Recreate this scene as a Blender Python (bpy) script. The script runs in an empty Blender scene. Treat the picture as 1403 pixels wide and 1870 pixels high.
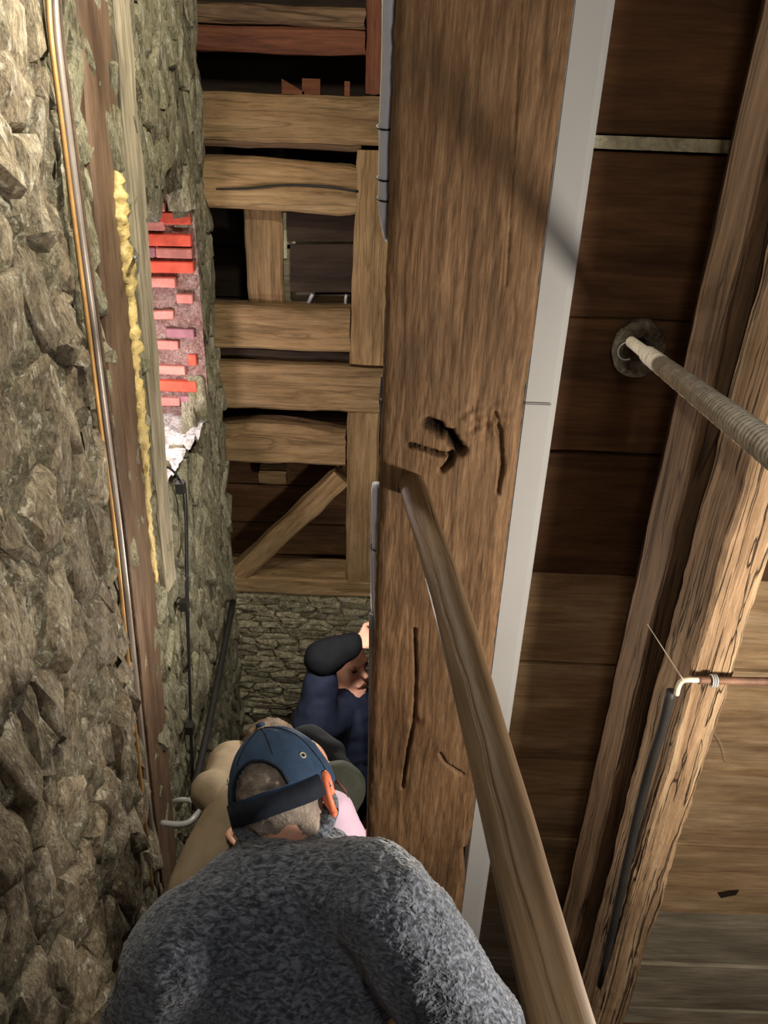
import bpy, bmesh, math, random
import numpy as np
from mathutils import Vector, Matrix, noise
random.seed(7)
S = bpy.context.scene
COL = S.collection
V = Vector
# ---------------------------------------------------------------- camera
W, H, F = 1403, 1870, 1400.0
Zc = V((100, 2665, 1400)).normalized(); Xc = V((2665, -100, 0)).normalized(); Yc = Zc.cross(Xc)
CAM = Matrix((Xc, Yc, Zc))                       # rows: world axes in camera space -> camera to world rotation
cd = bpy.data.cameras.new('camera'); cam = bpy.data.objects.new('camera', cd); COL.objects.link(cam)
cam.matrix_world = CAM.to_4x4(); cd.sensor_fit = 'VERTICAL'; cd.sensor_height = 24; cd.lens = F/H*24
cd.clip_start = .02; cd.clip_end = 50
S.camera = cam
def ray(u, v): return CAM @ V(((u-W/2)/F, -(v-H/2)/F, -1))
def P(u, v, Y): r = ray(u, v); return r*(Y/r.y)         # point of the world on plane y = Y
def PX(u, v, X): r = ray(u, v); return r*(X/r.x)        # point on plane x = X
def Q(u, v, d): return ray(u, v)*d                       # point at depth d
# ---------------------------------------------------------------- world, lamps, exposure
wd = bpy.data.worlds.new('dim'); S.world = wd; wd.use_nodes = True
wd.node_tree.nodes['Background'].inputs[0].default_value = (.75, .78, .9, 1)
wd.node_tree.nodes['Background'].inputs[1].default_value = .035
def lamp(name, loc, power, col, size=.05, spot=None, aim=None, blend=.5):
    l = bpy.data.lights.new(name, 'SPOT' if spot else 'POINT'); l.energy = power; l.color = col; l.shadow_soft_size = size
    if spot: l.spot_size = math.radians(spot); l.spot_blend = blend
    o = bpy.data.objects.new(name, l); COL.objects.link(o); o.location = loc
    if aim: o.rotation_euler = (V(aim)-V(loc)).to_track_quat('-Z', 'Y').to_euler()
    return o
lamp('head_lamp', (.25, .02, .22), 14, (1, .93, .82), .10)
lamp('post_lamp', (-.15, 1.47, .36), 50, (1, .95, .80), .04, spot=94, aim=(-.70, 1.55, -.40), blend=.6)
lamp('side_lamp', (1.02, .62, -.92), 74, (1, .90, .76), .08)
lamp('landing_lamp', (-.26, 2.0, .42), 28, (1, .93, .76), .04)
lamp('lower_lamp', (-.12, 1.97, -1.36), 15.0, (1, .94, .84), .03)
lamp('niche_daylight', (-.86, 2.42, -.85), 11, (1, .86, .88), .05)
S.view_settings.view_transform = 'Standard'; S.view_settings.look = 'None'
S.view_settings.exposure = 0.0; S.view_settings.gamma = 1; S.view_settings.use_curve_mapping = False

# ---------------------------------------------------------------- node helpers and materials
def new_mat(name):
    m = bpy.data.materials.new(name); m.use_nodes = True; nt = m.node_tree
    b = nt.nodes['Principled BSDF']; return m, nt, b
def nd(nt, t, **k):
    n = nt.nodes.new(t)
    for a, b in k.items():
        if a in n.inputs.keys(): n.inputs[a].default_value = b
        else: setattr(n, a, b)
    return n
def coords(nt, scale, rot=(0,0,0), rand=True):
    tc = nd(nt, 'ShaderNodeTexCoord'); mp = nd(nt, 'ShaderNodeMapping')
    mp.inputs['Scale'].default_value = scale; mp.inputs['Rotation'].default_value = rot
    src = tc.outputs['Object']
    if rand:
        oi = nd(nt, 'ShaderNodeObjectInfo'); mul = nd(nt, 'ShaderNodeMath', operation='MULTIPLY'); mul.inputs[1].default_value = 37.0
        nt.links.new(oi.outputs['Random'], mul.inputs[0])
        add = nd(nt, 'ShaderNodeVectorMath', operation='ADD')
        nt.links.new(src, add.inputs[0]); nt.links.new(mul.outputs[0], add.inputs[1]); src = add.outputs[0]
    nt.links.new(src, mp.inputs['Vector']); return mp.outputs[0]
def tex(nt, vec, scale=5, detail=6, rough=.6, dist=0):
    n = nd(nt, 'ShaderNodeTexNoise'); n.inputs['Scale'].default_value = scale; n.inputs['Detail'].default_value = detail
    n.inputs['Roughness'].default_value = rough; n.inputs['Distortion'].default_value = dist
    nt.links.new(vec, n.inputs['Vector']); return n.outputs['Fac']
def ramp(nt, fac, stops):
    r = nd(nt, 'ShaderNodeValToRGB'); e = r.color_ramp.elements
    while len(e) < len(stops): e.new(.5)
    for i, (p, c) in enumerate(stops):
        e[i].position = p; e[i].color = (*c, 1) if len(c) == 3 else c
    nt.links.new(fac, r.inputs['Fac']); return r.outputs['Color']
def g(x): return (x, x, x)
def mix(nt, mode, fac, a, b):
    n = nd(nt, 'ShaderNodeMix', data_type='RGBA', blend_type=mode)
    for s, v in ((n.inputs[0], fac), (n.inputs[6], a), (n.inputs[7], b)):
        if hasattr(v, 'links') or hasattr(v, 'is_linked'): nt.links.new(v, s)
        else: s.default_value = v if isinstance(v, float) else (*v, 1)
    return n.outputs[2]
def bump(nt, b, hs):
    prev = None
    for h, st, d in hs:
        n = nd(nt, 'ShaderNodeBump'); n.inputs['Strength'].default_value = st; n.inputs['Distance'].default_value = d
        nt.links.new(h, n.inputs['Height'])
        if prev: nt.links.new(prev, n.inputs['Normal'])
        prev = n.outputs[0]
    nt.links.new(prev, b.inputs['Normal'])
def vary(nt, col, lo, hi):
    oi = nd(nt, 'ShaderNodeObjectInfo'); mr = nd(nt, 'ShaderNodeMapRange'); mr.inputs['To Min'].default_value = lo; mr.inputs['To Max'].default_value = hi
    nt.links.new(oi.outputs['Random'], mr.inputs['Value'])
    hs = nd(nt, 'ShaderNodeHueSaturation'); nt.links.new(mr.outputs[0], hs.inputs['Value']); nt.links.new(col, hs.inputs['Color']); return hs.outputs[0]
def wood(name, dark, mid, light, grain=1., bs=.5, rough=.75, v=(.85, 1.15), fissure=0.0, fine=120, streak=2.0):
    m, nt, b = new_mat(name)
    c = coords(nt, (streak, 26*grain, 26*grain))
    c2 = coords(nt, (fine*.06, fine, fine))
    c3 = coords(nt, (1.2, 4, 4))
    n1 = tex(nt, c, 1, 7, .65, .6); n2 = tex(nt, c2, 1, 4, .7, .3); n3 = tex(nt, c3, 1.5, 5, .6, .5)
    col = ramp(nt, n1, [(.30, dark), (.5, mid), (.72, light)])
    f = ramp(nt, n2, [(.3, g(.62)), (.6, g(1.08))]); col = mix(nt, 'MULTIPLY', .85, col, f)
    st = ramp(nt, n3, [(.32, g(.55)), (.6, g(1.05))]); col = mix(nt, 'MULTIPLY', .8, col, st)
    hs = [(n2, bs*.8, .002), (n1, bs, .006)]
    if fissure:
        c4 = coords(nt, (.9, 22*grain, 22*grain)); n4 = tex(nt, c4, 1, 2, .5, .9)
        cr = ramp(nt, n4, [(.47, g(1)), (.497, g(0)), (.52, g(1))])
        col = mix(nt, 'MULTIPLY', fissure, col, cr); hs.append((cr, fissure, .006))
    col = vary(nt, col, *v)
    nt.links.new(col, b.inputs['Base Color']); b.inputs['Roughness'].default_value = rough
    b.inputs['Specular IOR Level'].default_value = .25
    bump(nt, b, hs); return m
def stone(name, dark, mid, light, pale, v=(.6, 1.25), sc=1., bs=1., stretch=(1, 1, 1)):
    m, nt, b = new_mat(name)
    c = coords(nt, stretch)
    n1 = tex(nt, c, 9*sc, 8, .7, .5); n2 = tex(nt, c, 48*sc, 7, .78, .7); n3 = tex(nt, c, 20*sc, 4, .65, 1.5); n4 = tex(nt, c, 130*sc, 4, .7, .4)
    col = ramp(nt, n1, [(.3, dark), (.48, mid), (.64, light)])
    pf = ramp(nt, n3, [(.55, g(0)), (.63, g(1))]); col = mix(nt, 'MIX', pf, col, pale)
    f = ramp(nt, n2, [(.36, g(.22)), (.52, g(.95)), (.66, g(1.25))]); col = mix(nt, 'MULTIPLY', .85, col, f)  # dips of the bump noise darkened, crevice shade put into the colour
    f = ramp(nt, n4, [(.38, g(.5)), (.56, g(1.08))]); col = mix(nt, 'MULTIPLY', .6, col, f)
    col = vary(nt, col, *v)
    nt.links.new(col, b.inputs['Base Color']); b.inputs['Roughness'].default_value = .72; b.inputs['Specular IOR Level'].default_value = .35
    bump(nt, b, [(n4, bs*.6, .004), (n2, bs*1., .012), (n1, bs*.9, .03)]); return m
def plain(name, col, rough=.5, metal=0, bs=.15, sc=60, var=.25, spec=.4, bd=.002, sub=0):
    m, nt, b = new_mat(name); c = coords(nt, (1, 1, 1), rand=False); n = tex(nt, c, sc, 5, .65); n2 = tex(nt, c, sc*.12, 4, .6)
    cc = ramp(nt, n2, [(.3, tuple(x*(1-var) for x in col)), (.65, tuple(min(1, x*(1+var)) for x in col))])
    nt.links.new(cc, b.inputs['Base Color']); b.inputs['Roughness'].default_value = rough; b.inputs['Metallic'].default_value = metal
    b.inputs['Specular IOR Level'].default_value = spec
    if sub: b.inputs['Subsurface Weight'].default_value = sub; b.inputs['Subsurface Radius'].default_value = (.02, .006, .003)
    bump(nt, b, [(n, bs, bd)]); return m
M = {}
M['oak'] = wood('old_oak', (.12, .055, .022), (.235, .115, .05), (.33, .18, .085), 1.3, .5, .72, (1, 1), 0, 230, 5)
M['beam'] = wood('frame_timber', (.20, .115, .05), (.34, .215, .105), (.45, .31, .165), .8, .5, .8, (.85, 1.15), .35)
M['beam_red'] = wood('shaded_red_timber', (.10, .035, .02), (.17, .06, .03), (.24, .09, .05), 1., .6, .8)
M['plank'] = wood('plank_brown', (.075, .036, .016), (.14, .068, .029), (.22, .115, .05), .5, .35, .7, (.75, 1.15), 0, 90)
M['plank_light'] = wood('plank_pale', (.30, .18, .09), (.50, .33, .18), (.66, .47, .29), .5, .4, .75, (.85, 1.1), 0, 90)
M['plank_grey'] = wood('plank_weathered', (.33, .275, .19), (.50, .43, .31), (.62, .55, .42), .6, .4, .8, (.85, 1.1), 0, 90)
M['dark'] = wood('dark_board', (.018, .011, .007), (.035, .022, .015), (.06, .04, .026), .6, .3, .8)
M['post'] = wood('brown_post', (.09, .05, .026), (.16, .095, .052), (.24, .155, .09), .8, .7, .75, (1, 1), .6)
M['fissured'] = wood('fissured_timber', (.16, .09, .045), (.33, .21, .12), (.46, .33, .20), 1.5, 1.2, .8, (1, 1), .95, 160, 1.2)
M['pole'] = wood('worn_pole', (.14, .085, .045), (.25, .165, .095), (.36, .26, .165), .5, .35, .5, (1, 1), 0, 80, 1.0)
M['grey_wood'] = wood('grey_wood', (.26, .21, .135), (.40, .34, .235), (.52, .455, .33), .8, .4, .8, (1, 1), .3)
M['brown_board'] = wood('brown_board', (.07, .04, .025), (.13, .08, .05), (.19, .125, .08), .4, .3, .6)
M['rock'] = stone('rubble_stone', (.23, .165, .10), (.47, .375, .25), (.63, .525, .375), (.80, .72, .57), (.7, 1.2), 1., 1.3, (1.5, 1.5, .6))
M['slate'] = stone('slate_stone', (.30, .26, .145), (.60, .545, .34), (.78, .72, .50), (.90, .86, .70), (.6, 1.15), 1.3, 1.1, (2.6, 2.6, .7))
M['wallstone'] = stone('coursed_stone', (.30, .26, .15), (.58, .51, .325), (.74, .67, .455), (.86, .81, .62), (.65, 1.15), 1.0, .9)
M['mortar'] = stone('lime_mortar', (.10, .08, .045), (.25, .21, .13), (.42, .37, .25), (.62, .57, .44), (1, 1), 1.6, 1.2)
M['brick'] = plain('red_brick', (.72, .115, .07), .8, 0, .5, 80, .3, .2, .004)
M['brick_pink'] = plain('dusty_brick', (.66, .26, .22), .9, 0, .9, 60, .3, .2, .008)
M['brick_purple'] = plain('purple_brick', (.36, .17, .20), .85, 0, .6, 60, .3, .2, .005)
M['pinkmortar'] = stone('pink_mortar', (.36, .18, .15), (.62, .36, .31), (.74, .50, .45), (.82, .66, .62), (1, 1), 1.7, 1.1)
M['white_lit_stone'] = stone('white_lit_stone', (.5, .44, .40), (.74, .68, .64), (.85, .8, .78), (.9, .88, .86), (1, 1), 1.5, .8)  # bright light on the niche bottom is put into this white
M['foam'] = plain('expanding_foam', (.62, .46, .18), .35, 0, .7, 45, .35, .5, .01)
M['white_plastic'] = plain('white_plastic', (.39, .388, .385), .42, 0, .04, 30, .05)
M['pipe'] = plain('grey_pipe', (.42, .36, .32), .35, .5, .1, 60, .3)
M['copper'] = plain('tarnished_copper', (.50, .28, .10), .45, .4, .2, 80, .4)
M['black'] = plain('black_rubber', (.012, .012, .013), .5)
M['iron'] = plain('dark_iron', (.035, .032, .03), .6, .4)
M['grey_metal'] = plain('grey_metal', (.20, .205, .205), .5, .5, .15, 60, .2)
M['grey_tube'] = plain('pale_grey_tube', (.55, .56, .56), .4, .2, .1, 60, .1)
M['sheet'] = plain('white_sheet', (.66, .68, .80), .45, 0, .5, 50, .1, .5, .004)
M['rope'] = plain('rope_fibre', (.66, .60, .50), .8, 0, .6, 400, .25, .2, .002)
M['rust'] = plain('rusty_steel', (.16, .085, .055), .7, .3, .5, 150, .4)
M['ivory'] = plain('ivory_cable', (.70, .62, .45), .5)
M['straw'] = plain('daylit_straw', (.92, .82, .55), .9, 0, 1., 90, .35, .2, .01)  # brightness seen through the board gaps is put into this pale colour
M['bushing'] = stone('pitted_wood', (.10, .08, .05), (.28, .23, .16), (.45, .39, .29), (.55, .5, .38), (1, 1), 2.2, 1.0)
M['skin'] = plain('skin', (.68, .36, .26), .5, 0, .2, 90, .15, .4, .002, .15)
M['skin_ear'] = plain('skin_backlit', (.78, .20, .10), .45, 0, .1, 90, .12, .4, .001, .2)  # light shining through the ear is put into this redder skin
M['hair_grey'] = plain('grey_hair', (.33, .27, .23), .6, 0, 1., 220, .4, .4, .004)
M['hair_brown'] = plain('brown_hair', (.09, .055, .03), .5, 0, 1., 200, .5, .4, .004)
M['cap'] = plain('navy_cotton', (.028, .058, .115), .75, 0, .4, 500, .15, .25, .0012)
M['cap_dark'] = plain('dark_cotton', (.014, .018, .030), .8, 0, .4, 500, .15, .2, .0012)
M['maroon'] = plain('maroon_cotton', (.10, .028, .025), .8, 0, .3, 500, .15)
M['navy'] = plain('navy_jacket', (.013, .018, .040), .7, 0, .3, 300, .15, .25)
M['blackcloth'] = plain('black_cloth', (.005, .0055, .007), .9, 0, .4, 200, .2, .12)
M['beige'] = plain('beige_coat', (.25, .19, .125), .8, 0, .3, 250, .1, .2)
M['olive'] = plain('olive_cloth', (.040, .043, .032), .8, 0, .3, 250, .2, .2)
M['pink'] = plain('pale_pink_shirt', (.74, .55, .72), .7, 0, .2, 200, .06, .2)
M['trousers'] = plain('dark_trousers', (.03, .032, .045), .85, 0, .3, 250, .2)
M['leather'] = plain('dark_leather', (.03, .02, .015), .5)
def fleece():
    m, nt, b = new_mat('grey_fleece'); c = coords(nt, (1, 1, 1), rand=False)
    w = nd(nt, 'ShaderNodeTexNoise'); w.inputs['Scale'].default_value = 28; w.inputs['Detail'].default_value = 3; nt.links.new(c, w.inputs['Vector'])
    sc = nd(nt, 'ShaderNodeVectorMath', operation='MULTIPLY_ADD'); sc.inputs[1].default_value = (.022, .022, .022); nt.links.new(w.outputs['Color'], sc.inputs[0]); nt.links.new(c, sc.inputs[2])
    mp = nd(nt, 'ShaderNodeMapping'); mp.inputs['Scale'].default_value = (95, 185, 185); mp.inputs['Rotation'].default_value = (.3, .7, .2); nt.links.new(sc.outputs[0], mp.inputs['Vector'])
    n1 = tex(nt, mp.outputs[0], 1, 1.5, .5, .5); n2 = tex(nt, c, 14, 4, .6)
    col = ramp(nt, n1, [(.33, (.040, .046, .060)), (.5, (.105, .120, .155)), (.66, (.20, .222, .275))])
    f = ramp(nt, n2, [(.3, g(.8)), (.7, g(1.1))]); col = mix(nt, 'MULTIPLY', .7, col, f)
    nt.links.new(col, b.inputs['Base Color']); b.inputs['Roughness'].default_value = .95; b.inputs['Specular IOR Level'].default_value = .1
    b.inputs['Sheen Weight'].default_value = .4; b.inputs['Sheen Roughness'].default_value = .5
    bump(nt, b, [(n1, .9, .0055), (n2, .3, .02)]); return m
M['fleece'] = fleece()

# ---------------------------------------------------------------- object helpers
def link_mesh(name, me, mat, parent=None, smooth=False):
    o = bpy.data.objects.new(name, me); COL.objects.link(o)
    for m in (mat if isinstance(mat, (list, tuple)) else [mat]): me.materials.append(m)
    if smooth: me.polygons.foreach_set('use_smooth', [True]*len(me.polygons))
    if parent: o.parent = parent; o.matrix_parent_inverse = parent.matrix_world.inverted() if False else Matrix.Translation(-parent.location)
    return o
def mesh(name, vs, fs, mat, parent=None, smooth=False):
    me = bpy.data.meshes.new(name); me.from_pydata([tuple(v) for v in vs], [], fs); me.update()
    return link_mesh(name, me, mat, parent, smooth)
def tag(o, label=None, cat=None, group=None, kind=None):
    if label: o['label'] = label
    if cat: o['category'] = cat
    if group: o['group'] = group
    if kind: o['kind'] = kind
    return o
def empty(name, loc, label=None, cat=None, group=None, kind=None):
    o = bpy.data.objects.new(name, None); COL.objects.link(o); o.location = loc; o.empty_display_size = .05
    return tag(o, label, cat, group, kind)
def basis(d, up):
    x = V(d).normalized(); y = V(up).cross(x).normalized(); z = x.cross(y)
    return Matrix((x, y, z)).transposed()
def timber(name, p0, p1, w, h, mat, parent=None, up=(0, 0, 1), seg=.04, amp=.0025, ch=.008, seed=0, shape=None, nr=5):
    """squared timber from p0 to p1; w across (local y), h along the up hint (local z); real uneven faces and worn arrises"""
    p0, p1 = V(p0), V(p1); L = (p1-p0).length; B = basis(p1-p0, up)
    n = max(2, int(L/seg)); ring = []
    a, b = w/2, h/2; ch = min(ch, a*.6, b*.6)
    for cx, cy, ex, ey in ((a, b, -1, 0), (-a, b, 0, -1), (-a, -b, 1, 0), (a, -b, 0, 1)):
        pass
    corners = [(a, b), (-a, b), (-a, -b), (a, -b)]
    for i in range(4):
        x0, y0 = corners[i]; x1, y1 = corners[(i+1) % 4]
        dx, dy = (x1-x0), (y1-y0); l = math.hypot(dx, dy); dx /= l; dy /= l
        for k in range(nr+1):
            t = ch+(l-2*ch)*k/nr; ring.append((x0+dx*t, y0+dy*t))
    vs, fs = [], []; R = len(ring)
    for i in range(n+1):
        x = L*i/n
        xe = x
        for (y, z) in ring:
            q = V((x*7+seed*3.1, y*16, z*16))
            k = 1+amp/max(a, b)*0
            ny = noise.noise(q)*amp*1.6+noise.noise(q*4)*amp*.6; nz = noise.noise(q+V((9, 9, 9)))*amp*1.6+noise.noise(q*4+V((5, 0, 0)))*amp*.6
            nx = 0
            if i in (0, n): nx = noise.noise(V((y*40, z*40, seed)))*amp*1.5; y *= .985; z *= .985
            yy, zz = y+ny, z+nz
            if shape: yy, zz = shape(x/L, yy, zz)
            vs.append((x+nx, yy, zz))
    for i in range(n):
        for j in range(R):
            k = (j+1) % R; fs.append((i*R+j, i*R+k, (i+1)*R+k, (i+1)*R+j))
    fs.append(tuple(range(R))[::-1]); fs.append(tuple(n*R+j for j in range(R)))
    fs = [f[::-1] for f in fs]
    me = bpy.data.meshes.new(name); me.from_pydata(vs, [], fs)
    bm = bmesh.new(); bm.from_mesh(me); bmesh.ops.recalc_face_normals(bm, faces=bm.faces); bm.to_mesh(me); bm.free()
    o = bpy.data.objects.new(name, me); COL.objects.link(o); me.materials.append(mat)
    o.matrix_world = Matrix.Translation(p0) @ B.to_4x4()
    if parent: o.parent = parent; o.matrix_parent_inverse = Matrix.Translation(-parent.location)
    return o
def tube(name, pts, r, mat, parent=None, seg=8, smooth=True, rad=None, rnd=0, sub=4, cap=True):
    """tube through points (Catmull-Rom), radius list optional"""
    pts = [V(p) for p in pts]; path = []; rr = []
    rs = rad if rad else [r]*len(pts)
    for i in range(len(pts)-1):
        a = pts[max(0, i-1)]; b = pts[i]; c = pts[i+1]; d = pts[min(len(pts)-1, i+2)]
        m = sub if len(pts) > 2 else max(sub, 1)
        for k in range(m):
            t = k/m; path.append(.5*((2*b)+(c-a)*t+(2*a-5*b+4*c-d)*t*t+(3*b-a-3*c+d)*t**3)); rr.append(rs[i]*(1-t)+rs[i+1]*t)
    path.append(pts[-1]); rr.append(rs[-1])
    vs, fs = [], []; N = V((0.3, .5, .8))
    for i, p in enumerate(path):
        d = (path[min(i+1, len(path)-1)]-path[max(i-1, 0)]).normalized(); N = (N-d*N.dot(d)).normalized(); Bn = d.cross(N)
        for j in range(seg):
            a = 2*math.pi*j/seg; q = (N*math.cos(a)+Bn*math.sin(a)); rad_ = rr[i]
            if rnd: rad_ *= 1+rnd*noise.noise((p+q*.02)*55)*1.6
            vs.append(p+q*rad_)
    for i in range(len(path)-1):
        for j in range(seg):
            k = (j+1) % seg; fs.append((i*seg+j, i*seg+k, (i+1)*seg+k, (i+1)*seg+j))
    if cap: fs.append(tuple(range(seg))[::-1]); fs.append(tuple((len(path)-1)*seg+j for j in range(seg)))
    return mesh(name, vs, fs, mat, parent, smooth)
def slab(name, poly, base, n, d0, d1, mat, parent=None):
    """polygon (3-D points) extruded along n from d0 to d1"""
    k = len(poly); n = V(n)
    vs = [V(p)+n*d0 for p in poly]+[V(p)+n*d1 for p in poly]
    fs = [tuple(range(k))[::-1], tuple(range(k, 2*k))]+[(i, (i+1) % k, k+(i+1) % k, k+i) for i in range(k)]
    o = mesh(name, vs, fs, mat, parent)
    bm = bmesh.new(); bm.from_mesh(o.data); bmesh.ops.recalc_face_normals(bm, faces=bm.faces); bm.to_mesh(o.data); bm.free(); return o
def box(name, lo, hi, mat, parent=None):
    x0, y0, z0 = lo; x1, y1, z1 = hi
    return slab(name, [(x0, y0, z0), (x1, y0, z0), (x1, y1, z0), (x0, y1, z0)], None, (0, 0, 1), 0, z1-z0, mat, parent)

# ---------------------------------------------------------------- masonry
def clip(poly, nx, ny, c):
    out = []
    for i in range(len(poly)):
        a, b = poly[i], poly[(i+1) % len(poly)]; da = a[0]*nx+a[1]*ny-c; db = b[0]*nx+b[1]*ny-c
        if da <= 0: out.append(a)
        if (da < 0 < db) or (db < 0 < da):
            t = da/(da-db); out.append((a[0]+(b[0]-a[0])*t, a[1]+(b[1]-a[1])*t))
    return out
def voronoi(a0, a1, b0, b1, sa, sb, seed, jit=.8, shear=0., keep=None):
    """irregular cells about sa x sb in the rectangle; returns polygons in (a,b)"""
    rng = random.Random(seed); pts = []; nb = max(1, round((b1-b0)/sb))
    for j in range(nb+2):
        hgt = sb; bb = b0+(j-.5)*sb; off = rng.random()*sa; na = int((a1-a0)/sa)+3
        w = sa*rng.uniform(.75, 1.3); a = a0-sa+off
        while a < a1+sa:
            pts.append((a+rng.uniform(-.5, .5)*jit*sa, bb+rng.uniform(-.5, .5)*jit*sb)); a += w*rng.uniform(.7, 1.4)
    pts = np.array(pts); S2 = pts/np.array([sa, sb]); cells = []
    for i, p in enumerate(pts):
        poly = [(a0, b0), (a1, b0), (a1, b1), (a0, b1)]
        d = ((S2-S2[i])**2).sum(1); idx = np.argsort(d)[1:22]
        for k in idx:
            q = pts[k]; mx, my = (p+q)/2
            nx, ny = (q[0]-p[0])/sa**2, (q[1]-p[1])/sb**2
            poly = clip(poly, nx, ny, nx*mx+ny*my)
            if len(poly) < 3: break
        if len(poly) >= 3:
            ar = abs(sum(poly[t][0]*poly[(t+1) % len(poly)][1]-poly[(t+1) % len(poly)][0]*poly[t][1] for t in range(len(poly))))/2
            if ar > sa*sb*.12 and (keep is None or keep(p[0], p[1], poly)): cells.append(poly)
    return cells
def stone_mesh(poly, fa, fb, fn, o, gap, depth, seed, back=.05, rough=.5):
    rng = random.Random(seed); k = len(poly); cx = sum(p[0] for p in poly)/k; cy = sum(p[1] for p in poly)/k
    pts = []
    for i in range(k):
        a, b = poly[i], poly[(i+1) % k]; L = math.hypot(b[0]-a[0], b[1]-a[1]); m = 2 if L > .035 else 1
        for t in range(m): pts.append((a[0]+(b[0]-a[0])*t/m, a[1]+(b[1]-a[1])*t/m))
    n = len(pts); size = min(max(p[0] for p in pts)-min(p[0] for p in pts), max(p[1] for p in pts)-min(p[1] for p in pts))+1e-6
    tilt = (rng.uniform(-.3, .3)*rough, rng.uniform(-.3, .3)*rough)
    rings = []
    for (shr, dz, j) in ((0, -back, 0), (gap*.35, depth*.35, .12), (gap+size*.10, depth*.85, .22), (gap+size*.27, depth*1.0, .3)):
        rg = []
        for (a, b) in pts:
            dx, dy = a-cx, b-cy; L = math.hypot(dx, dy)+1e-6; s = max(.15, 1-shr/L)
            jj = 1+rng.uniform(-1, 1)*j*.35
            x, y = cx+dx*s*jj, cy+dy*s*jj
            z = dz+(dx*tilt[0]+dy*tilt[1])*s*(dz > 0)+(rng.uniform(-1, 1)*depth*.22*rough if dz > 0 else 0)
            rg.append((x, y, z))
        rings.append(rg)
    vs = [tuple(V(o)+V(fa)*p[0]+V(fb)*p[1]+V(fn)*p[2]) for rg in rings for p in rg]
    vs.append(tuple(V(o)+V(fa)*cx+V(fb)*cy+V(fn)*(depth*rng.uniform(.85, 1.15))))
    fs = []
    for r in range(3):
        for i in range(n):
            j = (i+1) % n; fs.append((r*n+i, r*n+j, (r+1)*n+j, (r+1)*n+i))
    c = 4*n
    for i in range(n): fs.append((3*n+i, 3*n+(i+1) % n, c))
    if V(fa).cross(V(fb)).dot(V(fn)) < 0: fs = [f[::-1] for f in fs]
    return vs, fs
def lay_stones(cells, fa, fb, fn, o, gap, dep, mat, parent, seed, name='stone', rough=.6, limit=285):
    rng = random.Random(seed); rest = ([], [])
    for i, c in enumerate(cells):
        vs, fs = stone_mesh(c, fa, fb, fn, o, gap, dep*rng.uniform(.55, 1.35), seed*1000+i, rough=rough)
        m = mat if not isinstance(mat, list) else rng.choice(mat)
        if i < limit: mesh(name, vs, fs, m, parent, smooth=True).data.set_sharp_from_angle(angle=.75)
        else:
            b = len(rest[0]); rest[0].extend(vs); rest[1].extend(tuple(x+b for x in f) for f in fs)
    if rest[0]: tag(mesh('small_stones', rest[0], rest[1], mat if not isinstance(mat, list) else mat[0], parent), kind='stuff')
def relief(name, fa, fb, fn, o, a0, a1, b0, b1, na, nb, amp, sc, mat, parent=None, hole=None, stretch=(1, 1)):
    vs, fs = [], []
    for j in range(nb+1):
        for i in range(na+1):
            a = a0+(a1-a0)*i/na; b = b0+(b1-b0)*j/nb
            q = V((a*sc*stretch[0], b*sc*stretch[1], o[0]))
            z = (noise.fractal(q, 1., 2.1, 5)*amp)
            vs.append(V(o)+V(fa)*a+V(fb)*b+V(fn)*z)
    for j in range(nb):
        for i in range(na):
            a = a0+(a1-a0)*(i+.5)/na; b = b0+(b1-b0)*(j+.5)/nb
            if hole and hole(a, b): continue
            t = j*(na+1)+i; fs.append((t, t+1, t+na+2, t+na+1))
    return mesh(name, vs, fs, mat, parent, True)

FLOOR = -3.41; TOP = 1.0
# ---- near left wall: thick rubble pier, face x = -0.66
wl = empty('wall_left', (-.75, 1.2, FLOOR), kind='structure')
PE = 1.63                                            # its far edge
cells = voronoi(.35, PE, FLOOR+.3, .55, .105, .165, 3, 1.0)
def by_view(c):
    b = sum(p[1] for p in c)/len(c); a = sum(p[0] for p in c)/len(c); return abs(b+.75)+.4*abs(a-1.2)
cells.sort(key=by_view)
lay_stones(cells, (0, 1, 0), (0, 0, 1), (1, 0, 0), (-.69, 0, 0), .006, .030, M['rock'], wl, 11, rough=.8, limit=290)
relief('mortar', (0, 1, 0), (0, 0, 1), (1, 0, 0), (-.675, 0, 0), .3, PE-.01, FLOOR, .6, 90, 240, .024, 14, M['mortar'], wl)
box('wall_core', (-1.1, .3, FLOOR), (-.72, PE-.02, .6), M['mortar'], wl)
# end face of the pier, seen edge on: a few stones poking out
for i in range(34):
    z = .45-i*.075; rr = random.Random(i); s = rr.uniform(.025, .055)
    poly = [(s*rr.uniform(.7, 1.2)*math.cos(t*math.pi/4), s*.8*rr.uniform(.7, 1.2)*math.sin(t*math.pi/4)) for t in range(8)]
    vs, fs = stone_mesh(poly, (0, 0, 1), (-1, 0, 0), (0, 1, 0), (-.71+rr.uniform(0, .012), PE-.03, z), .004, .038, 500+i, rough=.9)
    mesh('edge_stone', vs, fs, M['rock'], wl, True).data.set_sharp_from_angle(angle=.7)
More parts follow.
